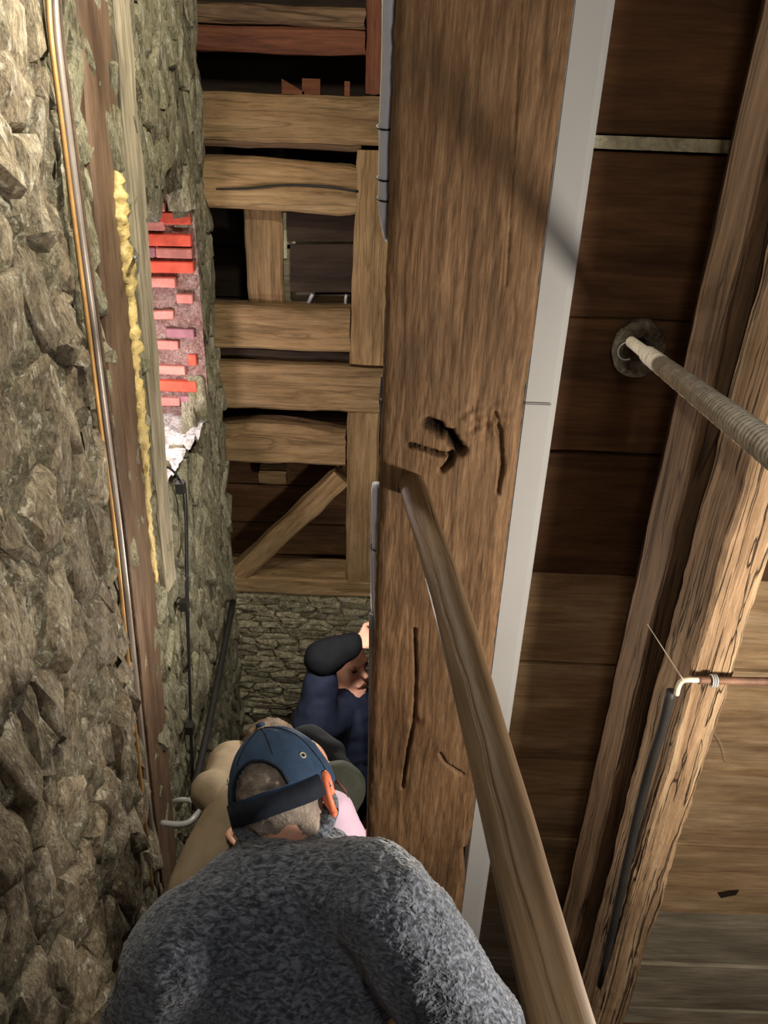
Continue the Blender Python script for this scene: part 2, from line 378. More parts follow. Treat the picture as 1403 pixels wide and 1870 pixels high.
# ---- wall beyond: slate rubble, face x = -0.70, with a niche
wf = empty('wall_left_far', (-.8, 2.6, FLOOR), kind='structure')
wf.name = 'wall_left_far'
NY0, NY1, NZ0, NZ1 = 2.20, 2.83, -1.12, -.25
def lint(y): return NZ1+.05 if y > 2.6 else NZ1
def in_niche(a, b): return NY0 < a < NY1 and NZ0+(0 if a < 2.5 else 0) < b < NZ1
def keep(a, b, poly): return not in_niche(a, b)
cells = voronoi(2.08, 3.08, -2.9, .55, .055, .15, 5, .95, keep=keep)
cells += voronoi(1.74, 2.08, -2.9, .55, .07, .13, 15, .9)
cells = [c for c in cells if not any(in_niche(*p) for p in c) or sum(in_niche(*p) for p in c) < 3]
cells.sort(key=lambda c: abs(sum(p[1] for p in c)/len(c)+.9)-.5*(sum(p[0] for p in c)/len(c) > 2.3))
lay_stones(cells, (0, 1, 0), (0, 0, 1), (1, 0, 0), (-.72, 0, 0), .003, .022, M['slate'], wf, 21, rough=.8, limit=290)
relief('mortar', (0, 1, 0), (0, 0, 1), (1, 0, 0), (-.712, 0, 0), 1.72, 3.1, FLOOR, .6, 130, 300, .016, 20, M['mortar'], wf, hole=in_niche, stretch=(1.6, .7))
box('wall_core', (-1.1, 1.7, FLOOR), (-.95, 3.2, .6), M['mortar'], wf)
box('wall_core', (-.95, 1.7, FLOOR), (-.73, 3.1, NZ0-.02), M['mortar'], wf)
box('wall_core', (-.95, 1.7, NZ1+.02), (-.73, 3.1, .6), M['mortar'], wf)
box('wall_core', (-.95, 1.7, NZ0-.02), (-.73, NY0, NZ1+.02), M['mortar'], wf)
box('wall_core', (-.95, NY1+.03, NZ0-.02), (-.73, 3.1, NZ1+.02), M['mortar'], wf)
relief('mortar_reveal', (1, 0, 0), (0, 0, 1), (0, -1, 0), (0, NY1+.005, 0), -.95, -.70, NZ0-.06, NZ1+.08, 40, 110, .014, 26, M['pinkmortar'], wf)
relief('niche_sill', (1, 0, 0), (0, 1, 0), (0, 0, 1), (0, 0, NZ0+.03), -.95, -.70, NY0, NY1+.02, 30, 60, .03, 16, M['white_lit_stone'], wf)
# bricks of the reveal, they face the stair; courses measured on the photograph
courses = [(318, 'r', 317, 332), (350, 'r', 314, 333), (378, 'p', 272, 300), (398, 'r', 290, 347), (412, 'p', 264, 300), (437, 'r', 266, 349), (461, 'p', 285, 351), (461, 'v', 268, 283), (487, 'r', 270, 353),
           (515, 'p', 275, 320), (545, 'p', 322, 352), (575, 'p', 277, 316), (608, 'v', 303, 354), (630, 'p', 282, 325), (658, 'r', 343, 358), (675, 'p', 288, 338),
           (704, 'r', 290, 359), (731, 'v', 330, 358), (735, 'p', 293, 328), (772, 'p', 296, 330), (800, 'p', 300, 345)]
for i, (v_, k, u0, u1) in enumerate(courses):
    h = .021 if k == 'r' else .017
    a, b = P(u0, v_, NY1-.015), P(u1, v_, NY1-.015)
    zc_ = a.z; pol = [(min(a.x, b.x), zc_-h), (max(a.x, b.x), zc_-h*random.uniform(.8, 1.1)), (max(a.x, b.x), zc_+h), (min(a.x, b.x), zc_+h*random.uniform(.85, 1.1))]
    o = slab('brick', [(x, NY1, z) for x, z in pol], None, (0, -1, 0), -.03, random.uniform(.012, .022), {'r': M['brick'], 'p': M['brick_pink'], 'v': M['brick_purple']}[k], wf)
    bm = bmesh.new(); bm.from_mesh(o.data); bmesh.ops.bevel(bm, geom=bm.edges[:], offset=.003, segments=1, affect='EDGES'); bm.to_mesh(o.data); bm.free()
# ---- far end: coursed stone below, timber above
FY = 3.05
wb = empty('wall_back', (-.3, FY+.1, FLOOR), kind='structure')
sill_z = P(500, 1087, FY).z
cells = voronoi(-.74, .2, -2.78, sill_z-.005, .12, .034, 8, .55)
cells += voronoi(-.74, .2, FLOOR, -2.79, .13, .075, 9, .6)
lay_stones(cells, (1, 0, 0), (0, 0, 1), (0, -1, 0), (0, FY+.02, 0), .005, .026, M['wallstone'], wb, 31, rough=.5)
relief('mortar', (1, 0, 0), (0, 0, 1), (0, -1, 0), (0, FY+.012, 0), -.76, .25, FLOOR, sill_z, 80, 110, .016, 16, M['mortar'], wb, stretch=(.6, 2))
box('wall_core', (-.76, FY+.03, FLOOR), (.25, FY+.35, sill_z-.01), M['mortar'], wb)
# ---- plank wall on the right, face y = 1.90
wr = empty('wall_right', (.9, 1.92, FLOOR), kind='structure')
PY = 1.90
def zp(u, v): return P(u, v, PY).z
zs = [.62, .30, -.035, -.438, -.800, -1.182, -1.510, -1.916, -2.298, -2.683, -3.005, -3.302, FLOOR-.02]
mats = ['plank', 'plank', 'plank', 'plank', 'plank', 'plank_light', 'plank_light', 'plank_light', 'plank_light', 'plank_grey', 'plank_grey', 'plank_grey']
for i in range(len(zs)-1):
    hi, lo = zs[i], zs[i+1]
    if i == 2: hi -= .030
    gp = .006; off = [0, .01, 0, .012, .004, .008, 0, .010, .003, .012, .004, 0][i]
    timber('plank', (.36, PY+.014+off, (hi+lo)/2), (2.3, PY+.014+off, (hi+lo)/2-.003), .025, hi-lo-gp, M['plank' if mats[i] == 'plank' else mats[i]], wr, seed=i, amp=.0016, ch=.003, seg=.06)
box('backing_board', (.1, PY+.06, FLOOR), (2.3, PY+.08, .7), M['dark'], wr)
timber('light_blocker', (.762, 1.774, FLOOR), (.762, 1.774, .62), .056, .236, M['brown_board'], wr, up=(0, 1, 0), seed=77, amp=.0005, ch=.001)  # unseen upright added to keep side lamp light off the dark planks
# pale strip of fill showing in the open joint
relief('joint_fill', (1, 0, 0), (0, 0, 1), (0, -1, 0), (0, PY+.004, 0), .36, .80, -.062, -.035, 80, 6, .012, 60, M['straw'], wr)
tag(mesh('patch', [P(1318, 1640, PY-.003)+V(d) for d in ((.0, 0, .0), (.05, 0, .02), (.055, 0, .05), (.02, 0, .045), (-.02, 0, .03))]+[P(1318, 1640, PY+.01)+V(d) for d in ((.0, 0, .0), (.05, 0, .02), (.055, 0, .05), (.02, 0, .045), (-.02, 0, .03))],
     [(0, 1, 2, 3, 4)]+[(i, (i+1) % 5, 5+(i+1) % 5, 5+i) for i in range(5)], M['dark'], wr))
# ---- floor, ceiling, rear and side enclosure, stair
fl = tag(box('floor', (-1.1, -1.2, FLOOR-.08), (2.3, 3.4, FLOOR), M['plank']), kind='structure')
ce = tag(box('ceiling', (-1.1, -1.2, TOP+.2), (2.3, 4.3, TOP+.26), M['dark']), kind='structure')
st = empty('staircase', (-.3, .8, FLOOR), 'steep wooden stair running down between stone wall and oak post', 'staircase')
for n in range(0, 8):
    y0 = .10+.22*n if n else -1.0; x1 = .50 if y0 < 1.1 else -.04
    box('tread', (-.64 if 0 else -.62, y0, -1.65-.22*n-.035), (x1, .10+.22*(n+1)+.02, -1.65-.22*n), M['brown_board'], st)
for x in (-.62, .47):
    ye = 1.62 if x < 0 else 1.1
    slab('stringer', [(x, .10, -1.70), (x, ye, -1.70-(ye-.10)), (x, ye, -1.86-(ye-.10)), (x, .10, -1.86)], None, (1, 0, 0), 0, .02, M['brown_board'], st)
tag(box('landing_joist', (-.6, -.9, -1.80), (.5, -.84, -1.687), M['brown_board'], st))

# ---------------------------------------------------------------- timber frame over the end wall
def frame_beam(name, u0, v0, u1, v1, label, mat='beam', Y=FY, dep=.12, cat='beam', seed=0, group=None, vert=False, amp=.004, ch=.010, shape=None, ext0=0, ext1=0, **k):
    """beam whose front face spans the pixel box on plane Y"""
    um, vm = (u0+u1)/2, (v0+v1)/2
    if not vert:
        a, b = P(u0, vm, Y), P(u1, vm, Y); h = P(um, v0, Y).z-P(um, v1, Y).z
        p0 = V((a.x-ext0, Y+dep/2, P(um, vm, Y).z)); p1 = V((b.x+ext1, Y+dep/2, P(um, vm, Y).z))
        o = timber(name, p0, p1, dep, h, M[mat], seed=seed, amp=amp, ch=ch, shape=shape, **k)
    else:
        a, b = P(um, v0, Y), P(um, v1, Y); w = P(u1, vm, Y).x-P(u0, vm, Y).x
        x = (a.x+b.x)/2
        o = timber(name, (x, Y+dep/2, b.z), (x, Y+dep/2, a.z), w, dep, M[mat], up=(0, 1, 0), seed=seed, amp=amp, ch=ch, shape=shape, **k)
    return tag(o, label, cat, group)
def vtimber(name, x0, x1, z0, z1, Y, dep, mat, label, cat='post', seed=0, amp=.004, ch=.01, parent=None, **k):
    o = timber(name, ((x0+x1)/2, Y+dep/2, z0), ((x0+x1)/2, Y+dep/2, z1), x1-x0, dep, M[mat], parent=parent, up=(0, 1, 0), seed=seed, amp=amp, ch=ch, **k)
    return tag(o, label, cat) if label else o
frame_beam('timber_beam', 372, 8, 667, 46, 'dark upper half of the topmost beam above the dark recess', 'post', seed=1, ext0=.1)  # shade on the topmost beam is put in with the darker timber colour
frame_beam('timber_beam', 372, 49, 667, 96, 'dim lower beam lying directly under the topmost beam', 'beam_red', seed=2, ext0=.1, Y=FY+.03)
frame_beam('timber_beam', 374, 173, 712, 262, 'thick pale brown beam with small red blocks lying on it', seed=3, ext0=.1, ext1=.1, dep=.16)
frame_beam('timber_batten', 380, 254, 660, 272, 'thin grey batten under the thick beam with red blocks', 'post', seed=4, ext0=.1, Y=FY+.015, dep=.06, cat='batten')
def rounded_end(t, y, z):
    k = max(0, (t-.88)/.12); return y, z*(1-.16*k*k)+.008*math.sin(t*5)
frame_beam('timber_beam', 387, 294, 659, 388, 'beam with one long horizontal crack and rounded right end', seed=5, ext0=.1, shape=rounded_end)
# long crack of that beam, its dark gap put in as a black tube along the face
ck = [P(395, 345, FY-.004), P(450, 344, FY-.004), P(520, 338, FY-.004), P(600, 341, FY-.004), P(655, 350, FY-.004)]
kb = bpy.data.objects['timber_beam.003']
tube('crack', ck, .004, M['black'], kb, seg=5, rad=[.002, .0045, .004, .0055, .004])
kb_c = bpy.data.objects['crack']; kb_c.matrix_parent_inverse = kb.matrix_world.inverted()
bpy.context.view_layer.update(); kb_c.matrix_parent_inverse = kb.matrix_world.inverted()
frame_beam('upright_board', 449, 380, 517, 562, 'upright brown board between the cracked beam and the beam below', 'beam', Y=FY+.07, dep=.03, cat='board', vert=True, seed=6)
frame_beam('timber_beam', 402, 562, 639, 640, 'beam with bright worn face under the dark boards', seed=7, ext0=.1)
frame_beam('timber_beam', 404, 638, 639, 656, 'dark narrow underside timber beneath the worn beam', 'dark', seed=8, ext0=.1, Y=FY+.03, dep=.06)
frame_beam('timber_beam', 400, 668, 702, 752, 'long through beam with a dark star shaped knot', seed=9, ext0=.1, dep=.16, ext1=.02)
frame_beam('timber_beam', 408, 790, 631, 848, 'lowest short beam with arched top edge above the brace', seed=10, ext0=.1,
           shape=lambda t, y, z: (y, z+(.035*math.sin(min(1, t*1.05)*math.pi) if z > 0 else 0)))
frame_beam('sill_beam', 424, 1058, 676, 1088, 'flat sill beam lying on top of the far stone wall', seed=11, ext0=.1, ext1=.1, dep=.2)
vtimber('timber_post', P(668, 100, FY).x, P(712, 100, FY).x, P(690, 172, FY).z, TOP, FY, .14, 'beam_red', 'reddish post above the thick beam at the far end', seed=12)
def taper(t, y, z): return y*(1.0+.18*t)+.0, z
vtimber('timber_post', P(645, 470, FY).x-.01, P(706, 470, FY).x+.01, P(670, 666, FY).z, P(670, 275, FY).z, FY-.005, .14, 'beam', 'bright split post between thick beam and long through beam', seed=13, shape=lambda t, y, z: (y*(1-.1*t)+.012*t, z))
vtimber('timber_post', P(633, 900, FY).x, P(690, 900, FY).x, P(660, 1060, FY).z, P(660, 754, FY).z, FY-.005, .14, 'beam', 'lower post with deep vertical cracks beside the diagonal brace', seed=14)
# diagonal brace
a = P(442, 1050, FY); b = P(624, 880, FY)
tag(timber('brace', (a.x-.02, FY+.05, a.z-.015), (b.x+.0, FY+.05, b.z+.01), .09, .092, M['beam'], up=(0, 0, 1), seed=15, amp=.004, ch=.008), 'diagonal brace rising from the sill to the lower post', 'brace')
# stub, back boards and dark panels
frame_beam('timber_stub', 473, 862, 522, 886, 'short pale timber stub in the dark behind the brace', 'beam', Y=FY+.2, dep=.1, cat='timber', seed=16)
bk = empty('back_boarding', (-.3, FY+.42, FLOOR), 'dark horizontal boards closing the space behind the timber frame', 'boarding')
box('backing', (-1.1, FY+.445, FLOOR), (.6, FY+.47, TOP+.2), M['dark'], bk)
box('side_backing', (-1.1, FY, FLOOR), (-.98, FY+.44, TOP+.2), M['dark'], bk)
box('side_backing', (.4, PY+.09, FLOOR), (.42, FY+.44, TOP+.2), M['dark'], bk)
z = P(500, 1062, FY+.4).z+.0; i = 0
while z < .75:
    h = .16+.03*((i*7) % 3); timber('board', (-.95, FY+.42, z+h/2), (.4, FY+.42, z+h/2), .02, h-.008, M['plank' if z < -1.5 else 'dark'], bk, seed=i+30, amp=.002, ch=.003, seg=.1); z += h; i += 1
def panel(name, u0, v0, u1, v1, Y, label, mat='dark', dep=.015, cat='board'):
    pts = [P(u0, v0, Y), P(u1, v0, Y), P(u1, v1, Y), P(u0, v1, Y)]
    return tag(slab(name, pts, None, (0, 1, 0), 0, dep, M[mat]), label, cat)
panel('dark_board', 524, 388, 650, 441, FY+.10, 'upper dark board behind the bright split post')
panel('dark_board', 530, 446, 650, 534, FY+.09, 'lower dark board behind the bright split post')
panel('pale_strip', 517, 388, 524, 472, FY+.12, 'thin pale upright strip at the edge of the upper dark board', 'straw', cat='strip')
panel('pale_strip', 522, 438, 650, 447, FY+.13, 'thin pale strip showing in the joint of two dark boards', 'straw', cat='strip')
panel('plaster_fragment', 517, 455, 533, 560, FY+.13, 'pale plaster fragment beside the lower dark board', 'grey_wood', cat='plaster')
panel('plaster_fragment', 533, 534, 575, 566, FY+.14, 'pale grey fragment under the lower dark board', 'grey_wood', cat='plaster')
panel('plastic_scrap', 575, 538, 640, 566, FY+.15, 'white plastic scrap lit under the lower dark board', 'grey_wood', cat='scrap')
tube('plastic_strip', [P(560, 562, FY+.11), P(566, 548, FY+.11), P(572, 536, FY+.11)], .008, M['sheet'], None)
tag(bpy.data.objects['plastic_strip'], 'white slanted plastic strip under the lower dark board', 'strip')
tube('plastic_rod', [P(632, 564, FY+.11), P(631, 550, FY+.11), P(633, 537, FY+.11)], .006, M['sheet'], None)
tag(bpy.data.objects['plastic_rod'], 'small white rod in the gap beside the split post', 'rod')
# red blocks on the thick beam
zt = P(550, 173, FY).z
for (u0, u1, v0, tri, lab) in ((515, 556, 144, True, 'wedge shaped red block lying left on the thick beam'), (552, 585, 143, False, 'square red block lying on the thick beam'), (629, 639, 148, False, 'small upright red peg at right on the thick beam')):
    a, b = P(u0, 172, FY+.06), P(u1, 172, FY+.06); zh = P(u0, v0, FY+.06).z; z0 = zt+.001
    pl = [(a.x, FY+.06, z0), (b.x, FY+.06, z0), (b.x, FY+.06, z0+(.008 if tri else zh-z0)), (a.x, FY+.06, zh)]
    o = tag(slab('red_block', pl, None, (0, 1, 0), 0, .035, M['beam_red']), lab, 'block')

# ---------------------------------------------------------------- the big oak post
X0, X1, BY, BD = -.012, .262, 1.40, .20
op = empty('oak_post', ((X0+X1)/2, BY+BD/2, FLOOR), 'massive brown oak post with a dark knot hole in the middle', 'post')
NX, NZ = 130, 1150; z0, z1 = FLOOR, .62
kn = [(.815, .0, 0)]
def pz(u, v): p = P(u, v, BY); return p.x, p.z
cav = [pz(783, 772), pz(800, 780), pz(820, 792), pz(833, 812), pz(838, 822)]
cav2 = [pz(748, 812), pz(775, 818), pz(800, 826), pz(822, 828)]
cav3 = [pz(826, 830), pz(820, 845), pz(808, 856)]
crk = [pz(953, 0), pz(945, 150), pz(940, 260), pz(932, 400), pz(925, 520)]
crk2 = [pz(757, 1150), pz(760, 1230), pz(757, 1310), pz(745, 1370), pz(735, 1440)]
crk3 = [pz(905, 755), pz(915, 800), pz(918, 850), pz(910, 900)]
crk4 = [pz(803, 1375), pz(815, 1395), pz(845, 1415)]
def dseg(x, z, pl):
    best = 9
    for i in range(len(pl)-1):
        ax, az = pl[i]; bx, bz = pl[i+1]; dx, dz = bx-ax, bz-az; t = max(0, min(1, ((x-ax)*dx+(z-az)*dz)/(dx*dx+dz*dz+1e-9)))
        best = min(best, math.hypot(x-ax-dx*t, z-az-dz*t))
    return best
def gs(d, w): return math.exp(-(d/w)**2)
vs, fs, dk = [], [], []
kx, kz = pz(800, 800); lx, lz = pz(758, 1315); mx_, mz_ = pz(880, 790)
for j in range(NZ+1):
    z = z0+(z1-z0)*j/NZ
    el = X0+.004*noise.noise(V((3, z*9, 1)))+.002*noise.noise(V((3, z*50, 1)))
    er = X1+.006*noise.noise(V((8, z*7, 1)))+.003*noise.noise(V((8, z*40, 1)))
    e_w = pz(868, 1560)[1]; er -= .014*gs(z-e_w, .06)*(1 if z < e_w+.02 else .3)
    for i in range(NX+1):
        t = i/NX; x = el+(er-el)*t
        ed = min(t, 1-t)*(X1-X0)
        d = .012*math.exp(-(ed/.008)**1.0)                          # worn arris
        q = V((x*75, z*16, 0)); d += .0016*noise.noise(q)+.0010*noise.noise(V((x*240, z*30, 2)))+.003*noise.noise(V((x*9, z*5, 4)))
        d += .0004*math.sin(z*140+6*noise.noise(V((x*8, z*4, 7)))*2)*.35*(1 if z > -.6 else .3)   # saw marks
        jig = .005*noise.noise(V((x*48, z*48, 5)))+.002*noise.noise(V((x*130, z*130, 6)))
        c = 0
        if abs(z-kz) < .4:
            dd = dseg(x, z, cav)+jig; c += .05*gs(dd, .0085); c += .024*gs(dseg(x, z, cav2)+jig*.6, .0042); c += .028*gs(dseg(x, z, cav3)+jig*.7, .005)
            c += .012*gs(dseg(x, z, crk3)+jig*.5, .004); rk = math.hypot((x-kx)/.06, (z-kz)/.075); d += -.010*math.exp(-rk*rk)*(1-min(1, c*30))
            d += .008*gs(math.hypot((x-mx_)/1.3, z-mz_-.02), .03)*noise.noise(V((x*60, z*60, 1)))*2
        if z > -.5: c += .004*gs(dseg(x, z, crk)+jig*.2, .0022)
        if z < -.8:
            c += .012*gs(dseg(x, z, crk2)+jig*.4, .0035)+.010*gs(dseg(x, z, crk4)+jig*.4, .004)
            d += -.010*gs(math.hypot(x-lx-.03, (z-lz)*.7), .05)+.012*gs(math.hypot(x-lx, z-lz), .012)
        vs.append((x, BY+d+c, z))
        dk.append(min(1, c*45)*.9 if c > .006 else c*40)  # darker the deeper the knot holes and cracks are carved
for j in range(NZ):
    for i in range(NX):
        t = j*(NX+1)+i; fs.append((t, t+1, t+NX+2, t+NX+1))
n0 = len(vs)
for j in range(NZ+1):
    vs.append((X0+.006, BY+BD, z0+(z1-z0)*j/NZ)); vs.append((X1-.006, BY+BD, z0+(z1-z0)*j/NZ)); dk += [0, 0]
for j in range(NZ):
    l0, l1 = j*(NX+1), (j+1)*(NX+1); r0, r1 = l0+NX, l1+NX; b0, b1 = n0+2*j, n0+2*j+2
    fs += [(l0, l1, b1, b0), (r0, b0+1, b1+1, r1), (b0, b1, b1+1, b0+1)]
# local frame: x along the grain (vertical)
B = Matrix(((0, 0, 1), (1, 0, 0), (0, 1, 0)))          # world -> local : local x = z, local y = x, local z = y
lv = [(v[2], v[0], v[1]) for v in vs]
me = bpy.data.meshes.new('post_timber'); me.from_pydata(lv, [], fs); me.update()
at = me.attributes.new('carve_dark', 'FLOAT', 'POINT'); at.data.foreach_set('value', dk)
m, nt, b = new_mat('oak_with_knots')
M['oakk'] = m
def oak_nodes():
    c = coords(nt, (4, 60, 60), rand=False); c2 = coords(nt, (16, 260, 260), rand=False); c3 = coords(nt, (3, 5, 5), rand=False)
    n1 = tex(nt, c, 1, 6, .65, .8); n2 = tex(nt, c2, 1, 4, .7, .8); n3 = tex(nt, c3, 1.6, 6, .6, .6)
    col = ramp(nt, n1, [(.3, (.105, .056, .026)), (.5, (.20, .110, .052)), (.70, (.31, .185, .098))])
    col = mix(nt, 'MULTIPLY', .8, col, ramp(nt, n2, [(.32, g(.55)), (.6, g(1.12))]))
    col = mix(nt, 'MULTIPLY', .9, col, ramp(nt, n3, [(.35, g(.68)), (.6, g(1.1))]))
    a = nd(nt, 'ShaderNodeAttribute'); a.attribute_name = 'carve_dark'
    col = mix(nt, 'MIX', a.outputs['Fac'], col, (.018, .010, .006))
    nt.links.new(col, b.inputs['Base Color']); b.inputs['Roughness'].default_value = .7; b.inputs['Specular IOR Level'].default_value = .3
    bump(nt, b, [(n2, .7, .0022), (n1, .5, .004)])
oak_nodes()
pt = link_mesh('post_timber', me, M['oakk'], None, True)
pt.parent = op; pt.matrix_parent_inverse = Matrix.Translation(-op.location)
pt.matrix_basis = Matrix(((0, 1, 0), (0, 0, 1), (1, 0, 0))).to_4x4()
bm = bmesh.new(); bm.from_mesh(me); bmesh.ops.recalc_face_normals(bm, faces=bm.faces); bm.to_mesh(me); bm.free()

# ---- white trunking behind the post's right edge
tr = empty('cable_trunking', (.313, 1.55, FLOOR), 'white plastic cable trunking running up beside the oak post', 'trunking')
tz = P(980, 736, 1.5).z
for (a_, b_) in ((tz+.0012, .62), (FLOOR, tz-.0012)):
    o = slab('trunking_cover', [(.279, 1.50, a_), (.336, 1.50, a_), (.336, 1.50, b_), (.279, 1.50, b_)], None, (0, 1, 0), 0, .03, M['white_plastic'], tr)
    bm = bmesh.new(); bm.from_mesh(o.data); bmesh.ops.bevel(bm, geom=bm.edges[:], offset=.0025, segments=2, affect='EDGES'); bm.to_mesh(o.data); bm.free()
o = slab('trunking_base', [(.272, 1.512, FLOOR), (.348, 1.512, FLOOR), (.348, 1.512, .62), (.272, 1.512, .62)], None, (0, 1, 0), 0, .03, M['white_plastic'], tr)
# ---- right posts
rp = vtimber('timber_post', .644, .740, FLOOR, .65, 1.50, .15, 'post', 'smooth brown post standing left of the fissured one', seed=41, ch=.006, amp=.003)
def rag(t, y, z): k = 1 if y > 0 else .35; return y+k*(.005*noise.noise(V((t*30, 0, 1)))+.004*noise.noise(V((t*110, 0, 3)))), z
fp = vtimber('fissured_post', .684, .776, FLOOR, .65, 1.33, .160, 'fissured', 'deeply fissured pale brown post nearest on the right', seed=42, amp=.003, ch=.008, seg=.015, nr=12, shape=rag)
# dark hose in the gap
tag(tube('dark_conduit', [P(1226, 1262, 1.33), P(1210, 1330, 1.335), P(1188, 1400, 1.35), P(1158, 1520, 1.35), P(1097, 1800, 1.35)], .011, M['iron']), 'dark conduit descending in the gap beside the fissured post', 'conduit')
# rod with wire
rd = empty('iron_rod', P(1330, 1242, 1.30), 'rusty horizontal iron rod fixed to the fissured post', 'rod')
tube('rod', [P(1275, 1242, 1.305), P(1330, 1243, 1.305), P(1500, 1246, 1.305)], .0085, M['rust'], rd, seg=10)
for k in range(3):
    c = P(1299+k*4, 1243, 1.305); tube('wire_loop', [c+V((0, .013*math.cos(t), .013*math.sin(t))) for t in np.linspace(0, 6.6, 12)], .0018, M['grey_tube'], rd, seg=5)
tag(tube('ivory_cable', [P(1236, 1268, 1.315), P(1240, 1252, 1.31), P(1250, 1242, 1.305), P(1276, 1242, 1.303)], .006, M['ivory']), 'short ivory cable bending out of the iron rod', 'cable')
tag(tube('thread', [P(1183, 1140, 1.49), P(1215, 1190, 1.40), P(1247, 1240, 1.30)], .0012, M['ivory'], seg=5), 'thin pale thread running up to the brown post', 'thread')
tag(tube('cobweb_strand', [P(1285, 1300, 1.86), P(1300, 1330, 1.87), P(1318, 1360, 1.88), P(1325, 1392, 1.89)], .0008, M['ivory'], seg=4), 'hair thin strand hanging on the pale planks beside the fissured post', 'cobweb')
# ---- rope and bushing
bu = empty('rope_bushing', P(1162, 632, PY), 'round pitted wooden bushing on the plank wall round the rope', 'bushing')
vs, fs = [], []
c0 = P(1162, 632, PY); NR = 28
for (r, dy) in ((.062, .012), (.066, -.012), (.060, -.030), (.045, -.034), (.026, -.026), (.024, .012)):
    for j in range(NR):
        a = 2*math.pi*j/NR; rr = r*(1+.06*noise.noise(V((math.cos(a)*2, math.sin(a)*2, 3)))); vs.append((c0.x+math.cos(a)*rr*.98, c0.y+dy-.01+.003*noise.noise(V((math.cos(a)*9, math.sin(a)*9, r*99))), c0.z+math.sin(a)*rr*1.12))
for i in range(5):
    for j in range(NR): k = (j+1) % NR; fs.append((i*NR+j, i*NR+k, (i+1)*NR+k, (i+1)*NR+j))
mesh('bushing_ring', vs, fs, M['bushing'], bu, True)
tube('wire_clip', [c0+V((-.035+.022*math.cos(t), -.05, .022*math.sin(t))) for t in np.linspace(.9, 5.2, 10)], .0018, M['grey_tube'], bu, seg=5)
ra, rb = P(1150, 622, PY-.012), Q(1470, 868, .70)
rp_ = empty('bell_rope', ra, 'thick twisted pale rope coming through the plank wall', 'rope')
d = (rb-ra); L = d.length; dn = d.normalized(); n1 = V((0, 0, 1)).cross(dn).normalized(); n2 = dn.cross(n1)
tube('rope_core', [ra, ra+d*.30], .0135, M['rope'], rp_, seg=14, sub=8)
for s in range(3):
    pts = []; turns = (L*.78)/.040; N_ = int(turns*12)
    for k in range(N_+1):
        t = k/N_; a = 2*math.pi*(turns*t+s/3); fade = min(1, t*9); pts.append(ra+d*(.22+.78*t)+(n1*math.cos(a)+n2*math.sin(a))*.0098)
    tube('strand', pts, .0095, M['rope'], rp_, seg=8, sub=1, rad=[.0088*min(1, .55+.5*k/10) for k in range(len(pts))])
# ---- handrail pole
pa, pb = P(752, 884, 1.40), Q(1060, 1960, .585)
pc = Q(905, 1420, .93)
pts = []; rad = []
hp = empty('handrail_pole', pa, 'worn round wooden handrail pole running from the oak post toward us', 'handrail')
vs, fs = [], []; d = pb-pa; dn = d.normalized(); n1 = V((1, 0, 0)); n1 = (n1-dn*n1.dot(dn)).normalized(); n2 = dn.cross(n1)
NS, NA = 150, 110; cdir = -Q(880, 1400, 1).normalized(); acam = math.atan2(n2.dot(cdir), n1.dot(cdir)); lft = 1 if math.cos(acam+.5) < math.cos(acam) else -1; B = basis(d, (0, 0, 1)); Bt = B.transposed()
for i in range(-3, NS+1):
    t = max(0, i)/NS; c = pa+d*t; end = {-3: .3, -2: .75, -1: .95}.get(i, 1); c = c-dn*({-3: .008, -2: .006, -1: .003}.get(i, 0))
    bow = .006*math.sin(t*math.pi*1.3); r = (.0262+.0012*noise.noise(V((t*7, 0, 0)))+.001*t)*end
    for j in range(NA):
        a = 2*math.pi*j/NA; rr = r*(1+.035*noise.noise(V((t*6, math.cos(a)*1.2, math.sin(a)*1.2)))+.01*noise.noise(V((t*30, math.cos(a)*4, math.sin(a)*4))))
        ca = (a-acam-lft*(.62-.55*t+.06*math.sin(t*17)+.03*math.sin(t*61))+math.pi) % (2*math.pi)-math.pi; rr -= .0045*math.exp(-(ca/.05)**2)*min(1, max(0, (t-.15)*8)); ca = (a-acam+lft*(.75+.1*math.sin(t*23))+math.pi) % (2*math.pi)-math.pi; rr -= .002*math.exp(-(ca/.05)**2)*max(0, 1-abs(t-.25)*5)
        p = c+(n1*math.cos(a)+n2*math.sin(a))*rr+n1*bow; vs.append(Bt @ (p-pa))
for i in range(NS+3):
    for j in range(NA): k = (j+1) % NA; fs.append((i*NA+j, i*NA+k, (i+1)*NA+k, (i+1)*NA+j))
fs.append(tuple(range(NA))[::-1])
o = mesh('pole', vs, fs, M['pole'], None, True); o.parent = hp; o.matrix_parent_inverse = Matrix.Identity(4); o.matrix_basis = B.to_4x4()

